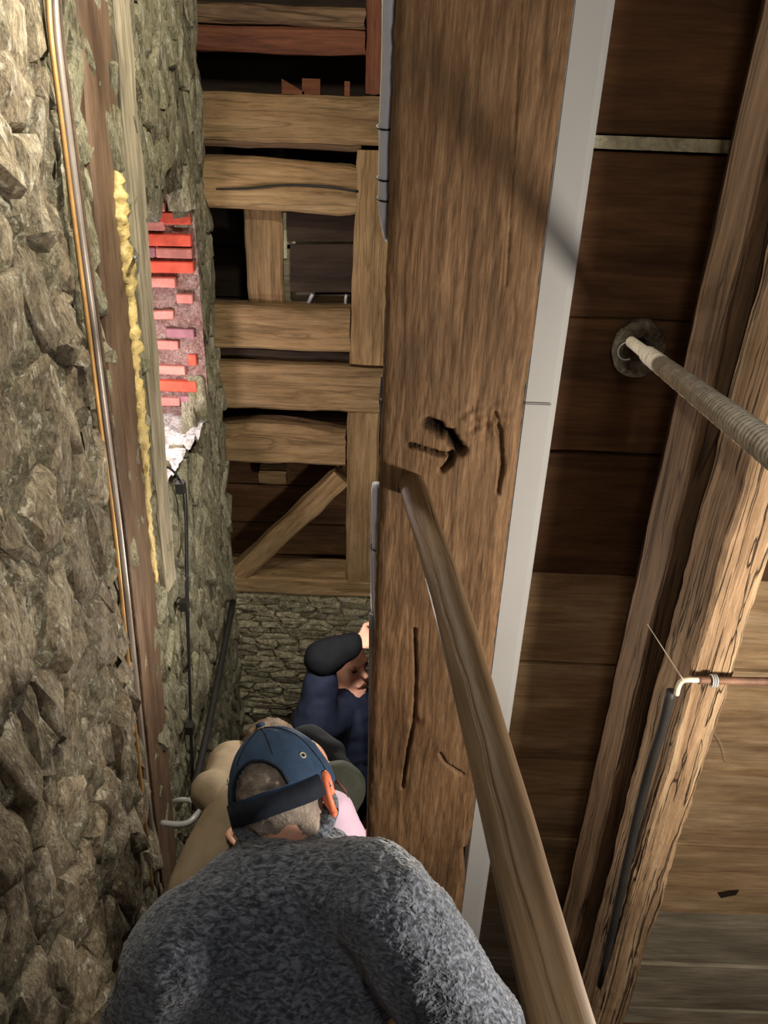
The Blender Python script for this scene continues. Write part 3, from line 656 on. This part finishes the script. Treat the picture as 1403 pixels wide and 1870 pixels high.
# ---------------------------------------------------------------- fittings on the left side of the post
sx = -.030
def LP(u, v, Y=1.43): return P(u, v, Y)
tag(tube('rolled_sheet', [P(713, -60, 1.45), P(712, 100, 1.45), P(707, 230, 1.45), P(704, 330, 1.45), P(702, 390, 1.45), P(706, 440, 1.46)], .012, M['sheet'], rad=[.013, .014, .014, .0125, .010, .003], rnd=.05, seg=12), 'long white plastic roll tied high on the oak post', 'plastic roll')
for i, v_ in enumerate((232, 325, 362)):
    c = P(704, v_, 1.45); tag(tube('cable_tie', [c+V((.014*math.cos(t), .014*math.sin(t), .004*math.sin(t))) for t in np.linspace(0, 6.4, 12)], .0018, M['black'], seg=5), ['topmost dark tie round the upper white roll', 'middle dark tie round the upper white roll', 'lowest dark tie round the upper white roll'][i], 'cable tie', 'ties on the white rolls')
tag(tube('rolled_sheet', [P(687, 882, 1.45), P(688, 940, 1.45), P(689, 1020, 1.45), P(688, 1100, 1.45), P(688, 1190, 1.45)], .011, M['sheet'], rad=[.008, .0115, .010, .006, .004], rnd=.05, seg=12), 'lower white rolled sheet tied beside the oak post', 'plastic roll')
tag(tube('rolled_sheet', [P(682, 890, 1.47), P(681, 1000, 1.47), P(683, 1080, 1.47), P(684, 1180, 1.47)], .008, M['sheet'], rad=[.004, .006, .008, .005], seg=10), 'thin white sheet edge behind the lower white roll', 'plastic roll')
c = P(688, 998, 1.45); tag(tube('cable_tie', [c+V((.0125*math.cos(t), .0125*math.sin(t), .004*math.sin(t))) for t in np.linspace(0, 6.4, 12)], .0018, M['black'], seg=5), 'dark tie round the lower white roll', 'cable tie', 'ties on the white rolls')
def strap(name, pts, w, label):
    hh = empty(name, P(*pts[0], 1.43), label, 'strap')
    poly = [P(u-w, v, 1.425) for u, v in pts]+[P(u+w, v, 1.425) for u, v in pts[::-1]]
    slab('plate', poly, None, (0, 1, 0), 0, .008, M['grey_metal'], hh)
    for k in (0.25, .75):
        i = int(k*(len(pts)-1)); c = P(pts[i][0], pts[i][1], 1.42); tube('bolt', [c, c+V((0, -.006, 0))], .004, M['grey_metal'], hh, seg=8)
strap('iron_strap', [(701, 688), (697, 730), (699, 760), (699, 800), (702, 870)], 5, 'grey iron strap at knot height on the oak post')
strap('iron_strap', [(698, 1010), (694, 1060), (696, 1075), (692, 1110), (694, 1165)], 5, 'lower grey iron strap beside the white roll')
tag(tube('grey_conduit', [P(681, 1120, 1.46), P(680, 1300, 1.46), P(676, 1500, 1.46), P(665, 1900, 1.46)], .0095, M['grey_metal'], seg=10), 'grey metal conduit running down the oak post', 'conduit')
tag(tube('grey_conduit', [P(690, 1170, 1.43), P(688, 1320, 1.43), P(684, 1500, 1.43), P(676, 1900, 1.43)], .006, M['grey_tube'], seg=10), 'thin pale conduit in front of the thicker grey one', 'conduit')

# ---------------------------------------------------------------- left wall fittings
tag(timber('wall_board', PX(150, -20, -.705)+V((0, .03, 0)), PX(295, 1640, -.705)+V((0, .05, 0)), .20, .03, M['brown_board'], up=(1, 0, 0), seed=51, amp=.002), 'brown upright board behind the pipes on the stone wall', 'board')
def wallpipe(name, uv, r, mat, label, X=-.668, cat='pipe'):
    return tag(tube(name, [PX(u, v, X) for u, v in uv], r, M[mat], seg=10, sub=5), label, cat)
wallpipe('pipe', [(96, -60), (103, 60), (122, 220), (145, 400), (172, 600), (196, 790), (216, 950), (236, 1130), (262, 1380), (290, 1640)], .0085, 'pipe', 'thickest grey pipe running down the left stone wall')
wallpipe('pipe', [(86, -60), (92, 60), (112, 220), (135, 400), (160, 590), (184, 780), (207, 950), (226, 1130), (252, 1380), (280, 1640)], .0055, 'copper', 'thin copper coloured pipe left of the grey pipe')
wallpipe('pipe', [(106, -60), (112, 60), (132, 220), (154, 400), (181, 600), (205, 790), (226, 950), (246, 1130), (272, 1380), (299, 1640)], .005, 'brown_board', 'thin dull brown pipe right of the grey pipe')
for (u, v) in ((104, 62), (150, 450), (186, 740), (228, 1060)):
    pass
# upright grey beam, leaning slightly
bt, bb = V((-.712, 2.27, TOP)), V((-.718, 2.10, P(300, 1068, 2.1).z))
tag(timber('wall_stud', bb, bt, .065, .11, M['grey_wood'], up=(0, 1, 0), seed=52, amp=.003, ch=.005), 'upright grey wooden stud standing beside the brick niche', 'stud')
tag(tube('nail', [PX(248, 470, -.665), PX(248, 470, -.645)+V((0, -.01, .0))], .005, M['grey_metal'], seg=8), 'grey nail head sticking out of the wooden stud', 'nail')
tag(tube('foam_bead', [PX(u, v, -.690) for u, v in ((210, 278), (213, 330), (216, 380), (222, 430), (228, 480), (236, 540), (240, 590), (244, 640), (247, 680), (252, 720), (257, 790), (262, 830), (266, 880), (270, 940), (276, 1000), (284, 1062))], .02, M['foam'],
         rad=[.006, .016, .024, .018, .025, .014, .016, .022, .008, .017, .020, .013, .012, .010, .010, .009], rnd=.55, seg=14, sub=7), 'lumpy yellow foam bead along the wooden stud', 'foam')
cab = empty('wall_cable', PX(338, 900, -.68), 'black cable with small boxes hanging below the brick niche', 'cable')
tube('cable', [PX(304, 852, -.70), PX(318, 862, -.685), PX(331, 885, -.675), PX(338, 930, -.675), PX(340, 1020, -.675), PX(341, 1110, -.675), PX(345, 1220, -.675), PX(348, 1330, -.675), PX(352, 1480, -.675)], .0038, M['black'], cab, seg=8)
tube('cable', [PX(336, 880, -.68), PX(342, 930, -.68), PX(344, 1110, -.68), PX(350, 1330, -.68), PX(356, 1480, -.68)], .003, M['black'], cab, seg=8)
for (u, v) in ((330, 890), (337, 1105), (347, 1330)):
    c = PX(u, v, -.67); o = box('junction_box', c-V((.014, .016, .018)), c+V((.014, .016, .018)), M['iron'], cab)
    for dz in (-.011, .011): tube('gland', [c+V((0, .018, dz)), c+V((0, .03, dz))], .005, M['iron'], cab, seg=8)
tag(tube('wall_handrail', [PX(426, 1098, -.665), PX(402, 1220, -.655), PX(378, 1340, -.645), PX(352, 1450, -.635)], .014, M['iron'], seg=12), 'dark iron handrail descending along the far left wall', 'handrail')
tag(tube('grey_bracket', [P(318, 1464, 1.62), P(330, 1461, 1.60), P(352, 1462, 1.58)], .008, M['grey_tube'], seg=10), 'upper pale tube bracket beside the beige coat', 'bracket')
tag(tube('grey_bracket', [P(296, 1503, 1.52), P(325, 1506, 1.50), P(345, 1502, 1.50), P(358, 1490, 1.52), P(368, 1478, 1.56)], .009, M['grey_tube'], seg=10), 'lower bent pale tube bracket beside the beige coat', 'bracket')

# ---------------------------------------------------------------- people
def blob(name, prims, voxel, mat, parent, disp=None, smooth_it=6, subdiv=0):
    bm = bmesh.new()
    for p in prims:
        if p[0] == 'e':
            _, c, r = p[:3]; R = p[3] if len(p) > 3 else Matrix.Identity(3)
            res = bmesh.ops.create_uvsphere(bm, u_segments=28, v_segments=18, radius=1)
            for v in res['verts']: v.co = V(c)+R @ V((v.co.x*r[0], v.co.y*r[1], v.co.z*r[2]))
        else:
            _, a, b_, r0, r1 = p; a = V(a); b_ = V(b_); n = max(3, int((b_-a).length/(min(r0, r1)*.35)))
            n = min(n, 26)
            for k in range(n+1):
                t = k/n; c = a+(b_-a)*t; r = r0+(r1-r0)*t
                res = bmesh.ops.create_icosphere(bm, subdivisions=2, radius=r)
                for v in res['verts']: v.co += c
    me = bpy.data.meshes.new(name); bm.to_mesh(me); bm.free()
    o = bpy.data.objects.new(name, me); COL.objects.link(o)
    md = o.modifiers.new('r', 'REMESH'); md.mode = 'VOXEL'; md.voxel_size = voxel
    sm = o.modifiers.new('s', 'SMOOTH'); sm.iterations = smooth_it; sm.factor = .6
    if subdiv:
        sb = o.modifiers.new('u', 'SUBSURF'); sb.levels = subdiv; sb.render_levels = subdiv
    dg = bpy.context.evaluated_depsgraph_get(); ev = o.evaluated_get(dg); me2 = bpy.data.meshes.new_from_object(ev)
    bpy.data.objects.remove(o); me2.name = name
    if disp:
        nr = [v.normal.copy() for v in me2.vertices]
        for v, nn in zip(me2.vertices, nr): v.co = v.co+nn*disp(v.co)
    me2.materials.clear()
    return link_mesh(name, me2, mat, parent, True)
def hand(name, wrist, d, up, mat, parent, s=1., curl=.5, side=1):
    """five-finger hand: wrist point, pointing direction, palm normal"""
    d = V(d).normalized(); up = (V(up)-d*V(up).dot(d)).normalized(); r = d.cross(up)*side
    pr = [('e', V(wrist)+d*.045*s, (.042*s, .05*s, .016*s), Matrix((r, d, up)).transposed())]
    for k, (off, L) in enumerate(((-.030, .066), (-.010, .078), (.010, .072), (.029, .056))):
        b = V(wrist)+d*.082*s+r*off*s; L *= s; m = b+d*L*.45-up*L*.12*curl*2; e = m+d*L*.42*(1-curl*.4)-up*L*.5*curl
        pr += [('c', b-d*.02*s, m, .0092*s, .0085*s), ('c', m, e, .0085*s, .007*s)]
    b = V(wrist)+d*.03*s-r*.036*s; m = b+d*.03*s-r*.025*s; e = m+d*.03*s-r*.004*s
    pr += [('c', b+r*.015*s, m, .0125*s, .010*s), ('c', m, e, .010*s, .008*s)]
    return pr
# --- 1: cap man
C = empty('person', (-.10, .72, -2.31), 'person in grey fleece and navy cap seen from behind, head bent', 'person', 'people on the stair')
hc = Q(515, 1440, 1.30); HS = .93
yaw, pit = math.radians(14), math.radians(32)
fwd = V((math.sin(yaw)*math.cos(pit), math.cos(yaw)*math.cos(pit), -math.sin(pit))); rgt = V((math.cos(yaw), -math.sin(yaw), 0)); hup = rgt.cross(fwd)
rl = math.radians(30); rgt, hup = rgt*math.cos(rl)+hup*math.sin(rl), hup*math.cos(rl)-rgt*math.sin(rl)
HB = Matrix((rgt, fwd, hup)).transposed()
def hd(x, y, z): return hc+HB @ V((x, y, z))*HS
neck = Q(520, 1570, 1.27); 
shR, shL = Q(700, 1650, 1.13), Q(325, 1745, 1.14)
elR, wrR = Q(868, 1900, 1.12), Q(905, 1990, 1.30)
elL, wrL = Q(235, 2030, 1.22), Q(300, 2150, 1.35)
chest = Q(505, 1760, 1.24); belly = Q(500, 1990, 1.36)
hipz = -1.60
hips = V((-.10, .66, -1.55)); kR, kL = V((.03, .80, -1.93)), V((-.22, .76, -1.93)); fR, fL = V((.02, .74, -2.25)), V((-.21, .74, -2.25))
body = [('e', hd(0, .01, .0), (.069, .086, .100), HB), ('c', hd(0, -.03, -.06), neck, .055, .060), ('e', hd(0, .075, -.055), (.045, .035, .05), HB), ('c', hd(0, .10, -.01), hd(0, .118, -.03), .011, .013),
        ('c', neck, chest, .06, .10), ('e', chest, (.15, .09, .16)), ('c', chest, hips, .12, .12),
        ('c', shR, elR, .05, .04), ('c', elR, wrR, .04, .028), ('c', shL, elL, .05, .04), ('c', elL, wrL, .04, .028),
        ('c', hips+V((.07, 0, 0)), kR, .085, .055), ('c', hips-V((.07, 0, 0)), kL, .085, .055), ('c', kR, fR, .05, .04), ('c', kL, fL, .05, .04)]
body += hand('h', wrR, (wrR-elR), (0, 0, 1), None, None)+hand('h', wrL, (wrL-elL), (0, 0, 1), None, None, side=-1)
blob('body', body, .0075, M['skin'], C, smooth_it=3)
# ear: helix ring and lobe
def ear(side, mat, par, name='ear'):
    pr = []; E_ = []
    for k in range(10):
        a = math.radians(-75+k*29); E_.append(hd(side*(.084+.008*math.cos((a-1)/2)), -.016-.016*math.cos(a), -.030+.032*math.sin(a)))
    for k in range(9): pr.append(('c', E_[k], E_[k+1], .0068, .0068))
    pr += [('e', hd(side*.081, -.018, -.032), (.005, .014, .026), HB), ('e', hd(side*.081, -.006, -.064), (.007, .009, .012), HB)]
    return blob(name, pr, .0028, mat, par, smooth_it=4)
ear(1, M['skin_ear'], C); ear(-1, M['skin_ear'], C)
def tuft(co): return .004*noise.noise(co*60)+.003*noise.noise(co*160)
blob('hair', [('e', hd(0, -.014, .004), (.076, .083, .090), HB), ('c', hd(.040, -.045, -.060), hd(-.040, -.045, -.060), .026, .026)], .005, M['hair_grey'], C, disp=tuft, smooth_it=2)
# cap: shell with a half-round opening at the back over a strap
vs, fs = [], []; NU, NV = 72, 26; idx = {}
def cap_pt(th, ph, inner=0):
    # th round the head (0 = front), ph from rim 0 to crown 1
    e = ph*math.pi/2; r = math.cos(e)**.85; zz = math.sin(e)
    rx, ry, rz = .0945-inner, .112-inner, .105-inner
    rim = -.012-.014*(1-math.cos(th))*.5-.012*math.sin(th)**2
    fold = .0018*math.sin(th*6+1)*r+.0022*noise.noise(V((math.cos(th)*3, math.sin(th)*3, ph*4)))
    x = math.sin(th)*r*(rx+fold); y = math.cos(th)*r*(ry+fold)-.004; z = rim*(1-ph)+zz*(rz+fold)
    return hd(x, y, z+.008)
def opening(th, ph): 
    a = (th-math.pi)/.62; return abs(a) < 1 and .20 < ph and (ph-.20)/.30 < math.sqrt(max(0, 1-a*a))
for s_, inn in ((0, 0), (1, .003)):
    for j in range(NV+1):
        for i in range(NU): idx[(s_, i, j)] = len(vs); vs.append(cap_pt(2*math.pi*i/NU, j/NV, inn))
for j in range(NV):
    for i in range(NU):
        k = (i+1) % NU; th = 2*math.pi*(i+.5)/NU
        if opening(th, (j+.5)/NV): continue
        fs.append((idx[(0, i, j)], idx[(0, k, j)], idx[(0, k, j+1)], idx[(0, i, j+1)]))
        fs.append((idx[(1, i, j)], idx[(1, i, j+1)], idx[(1, k, j+1)], idx[(1, k, j)]))
for i in range(NU): k = (i+1) % NU; fs.append((idx[(0, k, 0)], idx[(0, i, 0)], idx[(1, i, 0)], idx[(1, k, 0)]))
cp = mesh('cap', vs, fs, M['cap'], C, True)
# rolled edge of the opening, strap, seams, button, eyelets, brim
edge = []
for k in range(25):
    a = -1+2*k/24; th = math.pi+a*.62; ph = .20+.30*math.sqrt(max(0, 1-a*a)); edge.append(cap_pt(th, ph, -.001))
tube('piping', edge, .0028, M['cap_dark'], cp, seg=6, sub=1)
vs, fs = [], []
for k in range(41):
    th = math.pi-1.25+2.5*k/40
    for ph, inn in ((-.02, -.003), (.16, -.003), (.16, .001), (-.02, .001)): vs.append(cap_pt(th, ph, inn))
for k in range(40):
    for j in range(4): fs.append((k*4+j, k*4+(j+1) % 4, k*4+4+(j+1) % 4, k*4+4+j))
mesh('strap', vs, fs, M['cap_dark'], cp, True)
for q in range(6):
    th = q*math.pi/3+math.pi/6
    pts = [cap_pt(th, p, -.0006) for p in np.linspace(.0 if abs(th-math.pi) > .7 else .52, .98, 12)]
    tube('seam', pts, .0011, M['cap_dark'], cp, seg=5, sub=1)
tube('button', [hd(0, -.004, .117), hd(0, -.004, .124)], .008, M['cap'], cp, seg=12)
for th in (math.pi/3+.12, math.pi*2/3-.1, -math.pi/3, -math.pi*2/3):
    c = cap_pt(th, .38, -.001); nn = (c-hc).normalized(); e1 = nn.orthogonal().normalized(); e2 = nn.cross(e1)
    tube('eyelet', [c+(e1*math.cos(t)+e2*math.sin(t))*.0048 for t in np.linspace(0, 6.4, 14)], .0013, M['ivory'], cp, seg=5, sub=1)
vs, fs = [], []
for s_ in (0, 1):
    for k in range(31):
        th = -1.15+2.3*k/30
        base = V((math.sin(th)*.093, math.cos(th)*.106-.004, -.014))
        for m_ in range(7):
            t = m_/6; out = .072*t*math.cos(th*1.15)
            vs.append(hd(base.x*(1+.12*t), base.y+out, base.z+.008-.028*t-.030*(math.sin(th)**2)*t-s_*.004))
for s_ in (0, 1):
    o_ = s_*217
    for k in range(30):
        for m_ in range(6):
            f = (o_+k*7+m_, o_+k*7+m_+1, o_+k*7+m_+8, o_+k*7+m_+7); fs.append(f if s_ else f[::-1])
for k in range(30): fs.append((k*7+6, (k+1)*7+6, 217+(k+1)*7+6, 217+k*7+6))
mesh('brim', vs, fs, M['maroon'], cp, True)
# jacket
def fold(co):
    q = V((co.x*9, co.y*9, co.z*9)); f = .010*noise.noise(q)+.0045*noise.noise(q*2.4)
    f += .0018*noise.noise(co*130)+.0016*noise.noise(V((co.x*110, co.y*220, co.z*220)))
    return f
upb = Q(520, 1640, 1.20)
jk = [('e', chest+V((0, 0, .0)), (.205, .135, .20)), ('c', Q(530, 1612, 1.20), Q(680, 1628, 1.15), .072, .080), ('c', Q(500, 1622, 1.20), Q(350, 1715, 1.165), .080, .086),
      ('e', upb, (.15, .10, .09)), ('c', shR, elR, .083, .084), ('c', elR, wrR, .080, .052), ('c', shL, elL, .088, .082), ('c', elL, wrL, .078, .05),
      ('c', chest, belly, .175, .17), ('e', Q(360, 1850, 1.25), (.10, .10, .12)), ('e', belly, (.21, .16, .16)), ('c', chest+V((0, 0, -.1)), hips+V((0, -.02, .02)), .16, .165), ('e', Q(620, 1780, 1.22), (.10, .10, .14)),
      ('c', Q(487, 1590, 1.27), Q(575, 1584, 1.27), .076, .072)]
blob('fleece_jacket', jk, .010, M['fleece'], C, disp=fold, smooth_it=5, subdiv=1)
rc = Q(520, 1478, 1.29)
pts = [rc+V((.076*math.cos(t), .072*math.sin(t), .006*math.sin(t))) for t in np.linspace(0, 2*math.pi, 21)]
tube('collar', pts, .015, M['fleece'], C, seg=10, sub=3, rnd=.12, cap=False)
blob('trousers', [('c', hips+V((.07, 0, 0)), kR, .105, .08), ('c', hips-V((.07, 0, 0)), kL, .105, .08), ('c', kR, fR, .075, .065), ('c', kL, fL, .075, .065), ('e', hips, (.17, .13, .12))], .014, M['trousers'], C)
for f in (fR, fL): blob('shoe', [('c', f+V((0, -.03, -.025)), f+V((0, .13, -.03)), .034, .032)], .008, M['leather'], C)
# --- 2: generic figure for the people beyond
def figure(loc, label, H_, face, sh, hc2, shoulders, elbows, wrists, hipsp, mats, hair=None, hands=True, arms_cover=(True, True), bulk=1.):
    """continuous body with head; clothing as children"""
    o = empty('person', loc, label, 'person', 'people on the stair')
    f = V(face).normalized(); r = f.cross(V((0, 0, 1))).normalized(); u = r.cross(f); Bm = Matrix((r, f, u)).transposed()
    T = lambda x, y, z: V(hc2)+Bm @ V((x, y, z))
    nk = V(sh); hp_ = V(hipsp); fz = loc[2]
    side = (V(shoulders[0])-V(shoulders[1])); side.z = 0; side.normalize()
    feet = [V((hp_.x, hp_.y, fz+.07))+side*s*.10 for s in (1, -1)]; knees = [hp_*.5+ft*.5+V((0, .05, 0)) for ft in feet]
    pr = [('e', T(0, 0, .015), (.075, .092, .105), Bm), ('e', T(0, .045, -.06), (.05, .045, .05), Bm), ('c', T(0, .085, .005), T(0, .108, -.018), .010, .014), ('c', T(-.028, .092, -.058), T(.028, .092, -.058), .008, .008),
          ('c', T(-.04, .083, .027), T(.04, .083, .027), .009, .009), ('e', T(0, .08, -.092), (.024, .02, .018), Bm),
          ('e', T(.077, -.01, -.01), (.010, .02, .032), Bm), ('e', T(-.077, -.01, -.01), (.010, .02, .032), Bm),
          ('c', T(0, -.01, -.06), nk, .055, .055), ('c', nk, (nk+hp_)/2, .09, .12), ('c', (nk+hp_)/2, hp_, .12, .12)]
    for s in (0, 1):
        pr += [('c', nk, shoulders[s], .06, .055), ('c', shoulders[s], elbows[s], .048, .04), ('c', elbows[s], wrists[s], .04, .027)]
        pr += [('c', hp_+side*(1, -1)[s]*.08, knees[s], .08, .055), ('c', knees[s], feet[s], .05, .04)]
        w = V(wrists[s])-V(elbows[s]); pr += hand('h', wrists[s], w, (0.2, -.3, 1), None, None, s=1.0, side=(1, -1)[s])
    blob('body', pr, .0085, M['skin'], o, smooth_it=2)
    for s in (-1, 1):
        e = T(s*.031, .083, .012)
        blob('eye', [('e', e, (.011, .008, .006), Bm)], .002, M['black'], o, smooth_it=1)
    blob('mouth', [('e', T(0, .099, -.058), (.022, .006, .004), Bm)], .002, M['maroon'], o, smooth_it=1)
    tr_ = [('e', hp_, (.16*bulk, .14*bulk, .12))]
    for s in (0, 1): tr_ += [('c', hp_+side*(1, -1)[s]*.08, knees[s], .105, .08), ('c', knees[s], feet[s], .075, .065)]
    blob('trousers', tr_, .014, M[mats['legs']], o)
    for ft in feet: blob('shoe', [('c', ft+V((0, -.03, -.03)), ft+V((0, .12, -.034)), .034, .032)], .008, M['leather'], o)
    j = [('c', nk+V((0, 0, -.05)), (nk+hp_)/2, .115*bulk, .155*bulk), ('c', (nk+hp_)/2, hp_, .155*bulk, .16*bulk)]
    for s in (0, 1): j += [('c', nk+V((0, 0, -.02)), shoulders[s], .08, .08*bulk)]
    for s in (0, 1):
        j += [('c', shoulders[s], elbows[s], .076*bulk, .040*bulk)]
        sl = [('c', V(elbows[s]).lerp(V(shoulders[s]), .08), V(elbows[s]).lerp(V(wrists[s]), .85), .061*bulk, .048)]
        if mats.get('sleeve%d' % s): blob('sleeve', sl, .010, M[mats['sleeve%d' % s]], o, disp=lambda co: .006*noise.noise(co*14)+.002*noise.noise(co*40))
        else: j += sl
    blob('jacket', j, .012, M[mats['top']], o, disp=lambda co: .009*noise.noise(co*11)+.003*noise.noise(co*32), smooth_it=5)
    if hair: blob('hair', [('e', T(0, -.018, .035), (.083, .092, .098), Bm), ('e', T(0, -.05, -.03), (.07, .055, .07), Bm)], .006, M[hair], o, disp=lambda co: .006*noise.noise(co*50)+.003*noise.noise(co*140), smooth_it=2)
    return o, T
# navy jacket, forearm raised over the brow
hcN = Q(630, 1210, 2.97)
nv, TN = figure((-.17, 2.42, FLOOR), 'person in navy jacket with forearm raised over the brow', 1.65, (.70, -.60, .10), Q(635, 1290, 2.97), hcN,
             (Q(577, 1322, 2.78), Q(690, 1330, 3.0)), (Q(592, 1192, 2.72), Q(700, 1420, 3.0)), (Q(650, 1174, 2.76), Q(690, 1500, 2.95)), V((-.20, 2.34, -2.62)),
             {'top': 'navy', 'legs': 'trousers', 'sleeve0': 'blackcloth'}, None, bulk=1.2)
# beige coat
bg, TB = figure((-.36, 1.74, -3.19), 'person in beige coat with brown hair beyond the cap', 1.65, (.35, .9, -.2), Q(470, 1440, 2.22), Q(497, 1385, 2.28),
             (Q(520, 1470, 2.30), Q(425, 1400, 2.22)), (Q(540, 1600, 2.3), Q(385, 1450, 2.02)), (Q(560, 1640, 2.2), Q(420, 1475, 1.98)), Q(430, 1640, 2.35),
             {'top': 'beige', 'legs': 'trousers'}, 'hair_brown', bulk=1.)
blob('coat_panel', [('c', Q(425, 1480, 2.0), Q(365, 1620, 1.92), .075, .085), ('c', Q(430, 1500, 2.1), Q(400, 1680, 2.05), .10, .12)], .012, M['beige'], bg, disp=lambda co: .006*noise.noise(co*12))
# olive vest over pink shirt
ov, TO = figure((-.06, 1.20, -2.75), 'person in dark olive vest and pale pink shirt in front of the cap brim', 1.6, (.6, .7, -.35), Q(575, 1455, 1.80), Q(532, 1440, 1.74),
             (Q(618, 1440, 1.80), Q(540, 1500, 1.70)), (Q(600, 1580, 1.80), Q(500, 1620, 1.66)), (Q(590, 1640, 1.85), Q(520, 1720, 1.72)), Q(560, 1680, 1.88),
             {'top': 'olive', 'legs': 'trousers', 'sleeve1': 'pink'}, None, bulk=.85)
blob('pink_sleeve', [('c', Q(602, 1490, 1.62), Q(622, 1530, 1.62), .056, .056)], .008, M['pink'], ov, disp=lambda co: .004*noise.noise(co*18))
blob('hood', [('c', Q(560, 1362, 1.95), Q(600, 1385, 1.92), .055, .05), ('c', Q(600, 1385, 1.92), Q(625, 1420, 1.86), .045, .04)], .008, M['blackcloth'], ov, disp=lambda co: .008*noise.noise(co*16))
